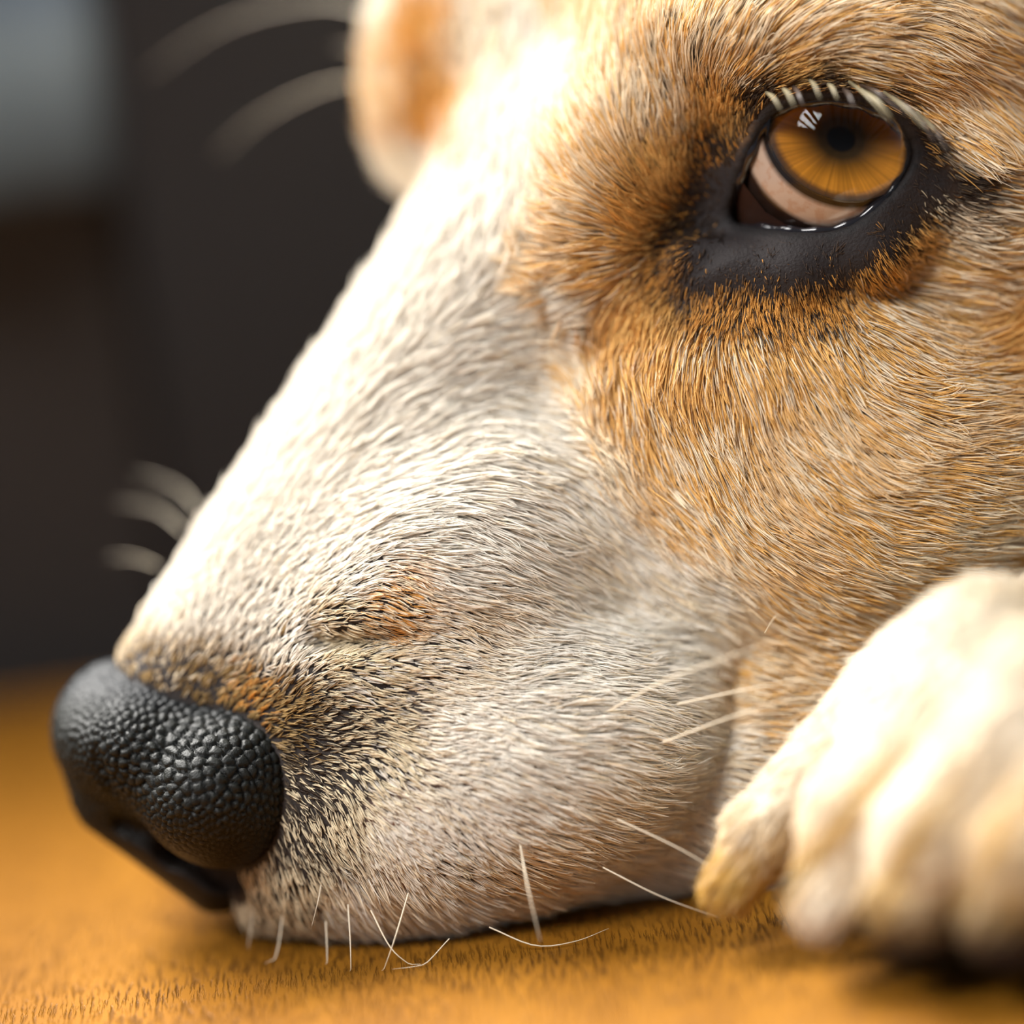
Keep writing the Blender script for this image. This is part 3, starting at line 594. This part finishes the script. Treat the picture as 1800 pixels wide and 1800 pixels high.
# ------------------------------------------------------------------ fur
def build_fur():
    tri = np.concatenate([BF[:, [0, 1, 2]], BF[:, [0, 2, 3]]])
    A, Bv, Cc = BV[tri[:, 0]], BV[tri[:, 1]], BV[tri[:, 2]]
    cr = np.cross(Bv - A, Cc - A); ar = .5 * np.linalg.norm(cr, axis=1)
    ctr = (A + Bv + Cc) / 3; c2 = pix(ctr)
    nrm = BN[tri].mean(1)
    viewd = ctr - np.array([0, 0, -DIST]); viewd /= np.linalg.norm(viewd, axis=1)[:, None]
    facing = -(nrm * viewd).sum(1)
    inframe = (c2[:, 0] > -60) & (c2[:, 0] < 1900) & (c2[:, 1] > -120) & (c2[:, 1] < 1860)
    paw = is_paw(ctr)
    cmt = coat(c2)
    dens = np.where(inframe & (facing > -.25), .084 * cmt[:, 4] ** 1.6, .004)
    lens = np.clip(cmt[:, 2], 20, 60)
    dens = np.where(inframe & (facing > -.25), dens * np.clip((46 / lens) ** 1.2, .85, 1.6), dens)
    dens = np.where(paw, np.where(inframe & (facing > -.3), .040, .004), dens)
    dens[(ctr[:, 2] > 330) & inframe & ~paw] *= .7
    # no hair on the leather, in the opening or in the nostril, nor underneath where it presses on the floor
    dens[chunked(f_nose, ctr) < 1.5] = 0
    dens[(poly_sd(c2, OPEN_S) < 19) & (ctr[:, 2] < 420)] = 0
    dens[floor_h(ctr) < 9] = 0
    dens[chunked(lambda p: union(NOSTRIL, p), ctr) < 14] = 0
    n = rng.poisson(dens * ar); idx = np.repeat(np.arange(len(tri)), n); N = len(idx)
    u = rng.random(N); v = rng.random(N); s = u + v > 1; u[s] = 1 - u[s]; v[s] = 1 - v[s]
    R = A[idx] + u[:, None] * (Bv - A)[idx] + v[:, None] * (Cc - A)[idx]
    nn = BN[tri[idx, 0]] * (1 - u - v)[:, None] + BN[tri[idx, 1]] * u[:, None] + BN[tri[idx, 2]] * v[:, None]
    nn /= np.linalg.norm(nn, axis=1)[:, None]
    pw = paw[idx]; dense = inframe[idx] & (facing[idx] > -.25)
    R2 = pix(R)
    cmh = coat(R2 + rng.normal(0, 13, (N, 2)))
    fl_ = coat(R2, 2.0, 30)[:, :2]
    th = np.arctan2(fl_[:, 1], fl_[:, 0])
    lo = (np.sin(R2[:, 0] * .031 + 1.7 * np.sin(R2[:, 1] * .023)) + np.sin(R2[:, 1] * .037 + 2.1 * np.sin(R2[:, 0] * .019 + 1))) * .09
    th = th + lo + rng.normal(0, .10, N)
    fx, fy = np.cos(th), np.sin(th)
    fx[pw] = -.55 + rng.normal(0, .1, pw.sum()); fy[pw] = .8
    flow = np.stack([fx, fy, np.zeros(N)], 1)
    flow[~dense & ~pw] = np.array([.9, .2, .3]) + rng.normal(0, .15, ((~dense & ~pw).sum(), 3))
    tg = flow - (flow * nn).sum(1)[:, None] * nn; tg /= np.linalg.norm(tg, axis=1)[:, None] + 1e-6
    L = cmh[:, 2] * rng.uniform(.72, 1.25, N); L = np.where(L > 52, L * 1.3, L * .9)
    eyez = (R2[:, 0] > 1120) & (R2[:, 1] < 620) & (L < 50); L = np.where(eyez, L * rng.uniform(.45, 1.35, N), L)
    L[pw] = rng.uniform(42, 68, pw.sum()); L[~dense & ~pw] = rng.uniform(75, 110, (~dense & ~pw).sum())
    lift = np.radians(np.clip(rng.normal(24, 7, N), 6, 50)); lift[L < 34] += .18
    d0 = tg * np.cos(lift)[:, None] + nn * np.sin(lift)[:, None]
    d1 = tg * np.cos(lift * .15)[:, None] + nn * np.sin(lift * .15)[:, None] + rng.normal(0, .12, (N, 3))
    K = 5; ts = np.linspace(0, 1, K)
    PT = np.empty((N, K, 3))
    for k, tt in enumerate(ts):
        PT[:, k] = R - nn * 1.5 + L[:, None] * (d0 * tt + (d1 - d0) * (.5 * tt * tt))
    # clumping
    lead = rng.permutation(N)[:N // 7]
    kd = kdtree.KDTree(len(lead))
    for q, i in enumerate(lead): kd.insert(R[i], q)
    kd.balance()
    own = np.fromiter((kd.find(r)[1] for r in R), dtype=np.int64, count=N); ld = lead[own]
    amt = np.clip(rng.normal(.55, .22, N), 0, .92); amt[pw] *= .3
    for k, tt in enumerate(ts):
        PT[:, k] += (amt * tt ** 1.4)[:, None] * (PT[ld, k] - PT[:, k])
    # keep hairs above the floor
    W = wl(PT.reshape(-1, 3)); W[:, 2] = np.maximum(W[:, 2], 2e-5)
    # colour
    alt = (rng.random(N) * .6 + rng.random(len(lead))[own] * .4) < cmh[:, 3]
    alt = alt[:, None]
    c = np.where(alt, cmh[:, 11:14], cmh[:, 8:11])
    spot = (((R2[:, 0] - 1195) / 120) ** 2 + ((R2[:, 1] - 175) / 110) ** 2 < 1) & (rng.random(len(lead))[own] < .035)
    c = np.where(spot[:, None], np.array(COL['K']), c)
    a_, pad_shade = paw_tint(R, R2)
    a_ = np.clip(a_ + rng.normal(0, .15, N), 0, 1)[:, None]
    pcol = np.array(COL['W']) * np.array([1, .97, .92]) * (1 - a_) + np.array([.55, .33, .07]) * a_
    pcol = pcol * (1 - pad_shade[:, None]) + np.array([.05, .035, .03]) * pad_shade[:, None]  # pads and contact shade painted into the hair colour
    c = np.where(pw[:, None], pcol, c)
    far = (~dense & ~pw & (R2[:, 0] > 1850))[:, None]
    c = np.where(far, np.array([.64, .40, .17]), c)
    c = c * rng.uniform(.82, 1.12, (N, 1))
    colr = np.repeat(c[:, None, :], K, 1)
    tipv = np.linspace(.86, 1.06, K)[None, :, None]
    colr = np.clip(colr * tipv, 0, .93)
    rad = np.where(dense, 1.15, 5.0) * rng.uniform(.75, 1.2, N)
    rad = np.where(L < 56, rad * .88, rad); rad = np.where((R2[:, 0] > 1120) & (R2[:, 1] < 620) & (L < 50), rad * .8, rad); rad = np.where(pw, 2.2, rad)
    RD = rad[:, None] * np.array([.8, 1, .9, .65, .12])[None]
    cu = bpy.data.hair_curves.new('fur')
    cu.add_curves([K] * N)
    cu.attributes['position'].data.foreach_set('vector', W.astype(np.float32).ravel())
    ra = cu.attributes.get('radius') or cu.attributes.new('radius', 'FLOAT', 'POINT')
    ra.data.foreach_set('value', (RD * S).astype(np.float32).ravel())
    ca = cu.attributes.new('fur_color', 'FLOAT_COLOR', 'POINT')
    c4 = np.ones((N * K, 4), np.float32); c4[:, :3] = colr.reshape(-1, 3); ca.data.foreach_set('color', c4.ravel())
    m, t, b = nmat('fur')
    at = t.nodes.new('ShaderNodeAttribute'); at.attribute_name = 'fur_color'
    lk(t, at.outputs['Color'], b.inputs['Base Color']); b.inputs['Roughness'].default_value = .5; b.inputs['Specular IOR Level'].default_value = .18
    cu.materials.append(m)
    o = bpy.data.objects.new('fur', cu); C.objects.link(o); o.parent = dog
    o['kind'] = 'stuff'; o['label'] = 'short white and tan coat'
    print('hairs', N, 'in view', int(dense.sum()), 'paw', int(pw.sum()), round(time.time() - T0, 1))
build_fur()

# ------------------------------------------------------------------ whiskers, lashes, claws
m_whk = simple('whisker', (.82, .72, .55), .35, .4)
WH = [  # landmarks (x, y, z) from root to tip, root radius
 ([(1070, 1250, -60), (1160, 1200, -130), (1250, 1165, -170), (1400, 1112, -200)], 2.6), ([(1190, 1238, -60), (1320, 1210, -120), (1445, 1188, -160)], 2.2),
 ([(1165, 1305, -70), (1280, 1262, -130), (1400, 1222, -180)], 2.6), ([(912, 1470, -30), (928, 1560, -110), (950, 1655, -130)], 3.0),
 ([(1085, 1440, -50), (1200, 1495, -90), (1300, 1556, -100)], 2.6), ([(1060, 1525, -20), (1160, 1575, -50), (1262, 1613, -60)], 2.2),
 ([(612, 1590, 40), (616, 1660, 15), (617, 1722, 0)], 2.4), ([(652, 1600, 10), (690, 1670, -10), (742, 1710, -10)], 2.6),
 ([(718, 1570, 0), (694, 1650, -30), (672, 1712, -20)], 2.4), ([(567, 1540, 45), (560, 1580, 20), (548, 1628, 10)], 1.8),
 ([(497, 1610, 120), (488, 1670, 110), (470, 1722, 100)], 2.6), ([(573, 1620, 70), (575, 1670, 60), (575, 1712, 50)], 2.2),
 ([(445, 1600, 150), (440, 1640, 150), (436, 1668, 150)], 2.0), ([(860, 1630, 0), (940, 1662, -10), (1010, 1655, -10), (1070, 1632, 0)], 2.2),
 ([(790, 1650, -5), (740, 1700, -20), (690, 1710, -20)], 1.6),
 ([(352, 900, 520), (310, 855, 620), (235, 832, 700)], 4.2), ([(325, 935, 520), (275, 895, 620), (205, 882, 680)], 4.2), ([(278, 995, 480), (235, 980, 560), (188, 980, 600)], 4.0),
 ([(665, 30, 640), (560, 5, 760), (400, 40, 860), (262, 125, 950)], 5.0), ([(660, 135, 640), (560, 155, 760), (460, 205, 840), (382, 272, 900)], 5.0), ([(650, 100, 640), (620, 85, 700), (585, 80, 720)], 3.5),
 ([(142, 1225, 190), (155, 1245, 160), (158, 1268, 150)], 1.8), ([(990, 125, 250), (995, 170, 230), (1012, 205, 215)], 1.3), ([(1345, 1112, 0), (1358, 1090, -50), (1366, 1080, -60)], 2.0),
]
for pts, r in WH:
    P = spline([lm(*p) for p in pts], 14)
    fh = floor_h(P); P = P - np.outer(np.minimum(fh - 4, 0), _n)
    tube('whisker', P, [r * (.7 if r < 3.2 else .32) * (1 - .85 * (i / 13) ** 1.5) for i in range(14)], m_whk, dog, 5)
m_lash = simple('eyelash', (.20, .17, .10), .45, .3); m_lash2 = simple('dark_eyelash', (.045, .03, .022), .4, .4)
LASH = [(1348 + 27 * i, 172 - 26 * math.sin(.35 + i * .42), 52, 32, 5.0, i % 3 != 2) for i in range(6)]      # short, over the inner half
LASH += [(1490 + 15 * i, 146 + .9 * i * i * .55 + 3 * i, 26 + 2.6 * i, 86 - 2 * i, 4.2, i % 2 == 0) for i in range(10)]      # long, sweeping outward
for X, Y, a, L_, r, pale in LASH:
    a = math.radians(a + random.gauss(0, 5)); dx, dy = math.cos(a), math.sin(a); L_ *= random.uniform(.85, 1.15)
    p = np.array([X + random.uniform(-8, 8), Y + random.uniform(-5, 5), -70.0 + random.uniform(-25, 15)]); r *= random.uniform(.65, 1.1)
    q1 = p + np.array([dx * L_ * .5, dy * L_ * .5 - 4, -45]); q2 = p + np.array([dx * L_, dy * L_ + 4, -75])
    tube('eyelash', spline([lm(*(p + [0, 0, 60])), lm(*q1), lm(*q2)], 7), [r, r, r * .95, r * .85, r * .7, r * .45, .5], m_lash if pale else m_lash2, dog, 6)
m_claw = simple('claw', (.035, .025, .02), .35, .5)
for a, c in [((1312, 1520, -190), (1280, 1585, -200)), ((1468, 1565, -420), (1435, 1635, -440)), ((1595, 1575, -560), (1570, 1645, -580)), ((1755, 1590, -645), (1735, 1660, -660))]:
    P = spline([lm(*a), (lm(*a) + lm(*c)) / 2 + [-8, -10, -6], lm(*c)], 8)
    fh = floor_h(P); P = P - np.outer(np.minimum(fh - 14, 0), _n)
    tube('claw', P, [30, 30, 28, 25, 21, 16, 10, 3], m_claw, dog, 10)

# ------------------------------------------------------------------ dark background behind the dog
m_wall = simple('charcoal_paint', (.011, .011, .0125), .6, .3)
back = box('wall_back', (-1.6, 1.5, -.03), (1.6, 1.53, .9), simple('far_wall_paint', (.05, .05, .055), .7, .3))
tag(back, 'dark wall at the far end of the room', None, 'structure')
panel = box('trim_1', (lmw(225, 300, 1890)[0], WALL, -.03), (.9, WALL + .03, .125), m_wall, None, .002)
tag(panel, 'charcoal plinth behind the dog, blurred and dark', None, 'structure')
panel2 = box('trim_2', (-.9, WALL + .012, -.03), (lmw(225, 300, 1890)[0] - .0005, WALL + .03, .125), simple('brown_black_paint', (.020, .017, .016), .6, .3), None, .002)
tag(panel2, 'brownish black plinth left of the charcoal one', None, 'structure')
def stand_in_cloth():  # added sheet standing in for an unidentified pale patch
    nx, nz = 40, 44; V = []; F = []
    x0, x1, z1, z0 = -.20, lmw(205, 150, 1900)[0], .128, lmw(80, 345, 1900)[2]
    for k in range(2):
        for j in range(nz):
            v = j / (nz - 1)
            for i in range(nx):
                u = i / (nx - 1); x = x0 + (x1 - x0) * u
                fold = .0035 * math.sin(u * 21 + .6 * math.sin(v * 4)) * (.3 + .7 * v)
                z = z1 - (z1 - z0) * v + .003 * math.sin(u * 9) * v
                V.append((x, WALL + .0065 - .002 * k + fold - .004 * math.sin(v * 2.6), z))
    n = nx * nz
    for j in range(nz - 1):
        for i in range(nx - 1):
            a = j * nx + i; F.append((a, a + nx, a + nx + 1, a + 1)); F.append((n + a, n + a + 1, n + a + nx + 1, n + a + nx))
    for i in range(nx - 1):
        F.append((i, i + 1, n + i + 1, n + i)); a = (nz - 1) * nx + i; F.append((a + 1, a, n + a, n + a + 1))
    for j in range(nz - 1):
        a = j * nx; F.append((a + nx, a, n + a, n + a + nx)); a += nx - 1; F.append((a, a + nx, n + a + nx, n + a))
    m, t, b = nmat('blue_grey_patch')
    tc = t.nodes.new('ShaderNodeTexCoord'); sx = t.nodes.new('ShaderNodeSeparateXYZ'); rp = t.nodes.new('ShaderNodeValToRGB')
    mr = t.nodes.new('ShaderNodeMapRange'); mr.inputs[1].default_value = z0; mr.inputs[2].default_value = z1
    lk(t, tc.outputs['Object'], sx.inputs[0]); lk(t, sx.outputs[2], mr.inputs[0]); lk(t, mr.outputs[0], rp.inputs[0])
    e = rp.color_ramp.elements; e[0].position = .0; e[0].color = (.012, .012, .013, 1); e[1].position = .62; e[1].color = (.03, .06, .13, 1)
    e2 = rp.color_ramp.elements.new(.34); e2.color = (.17, .225, .26, 1)  # pale patch and its fade to dark painted into the colour
    lk(t, rp.outputs[0], b.inputs['Base Color']); b.inputs['Roughness'].default_value = .85
    o = mesh_obj('stand_in_cloth', V, F, m)
    tag(o, 'stand-in cloth for an unidentified pale blue-grey blur with a darker blue band over the dark plinth', 'cloth')
stand_in_cloth()
print('done', round(time.time() - T0, 1))
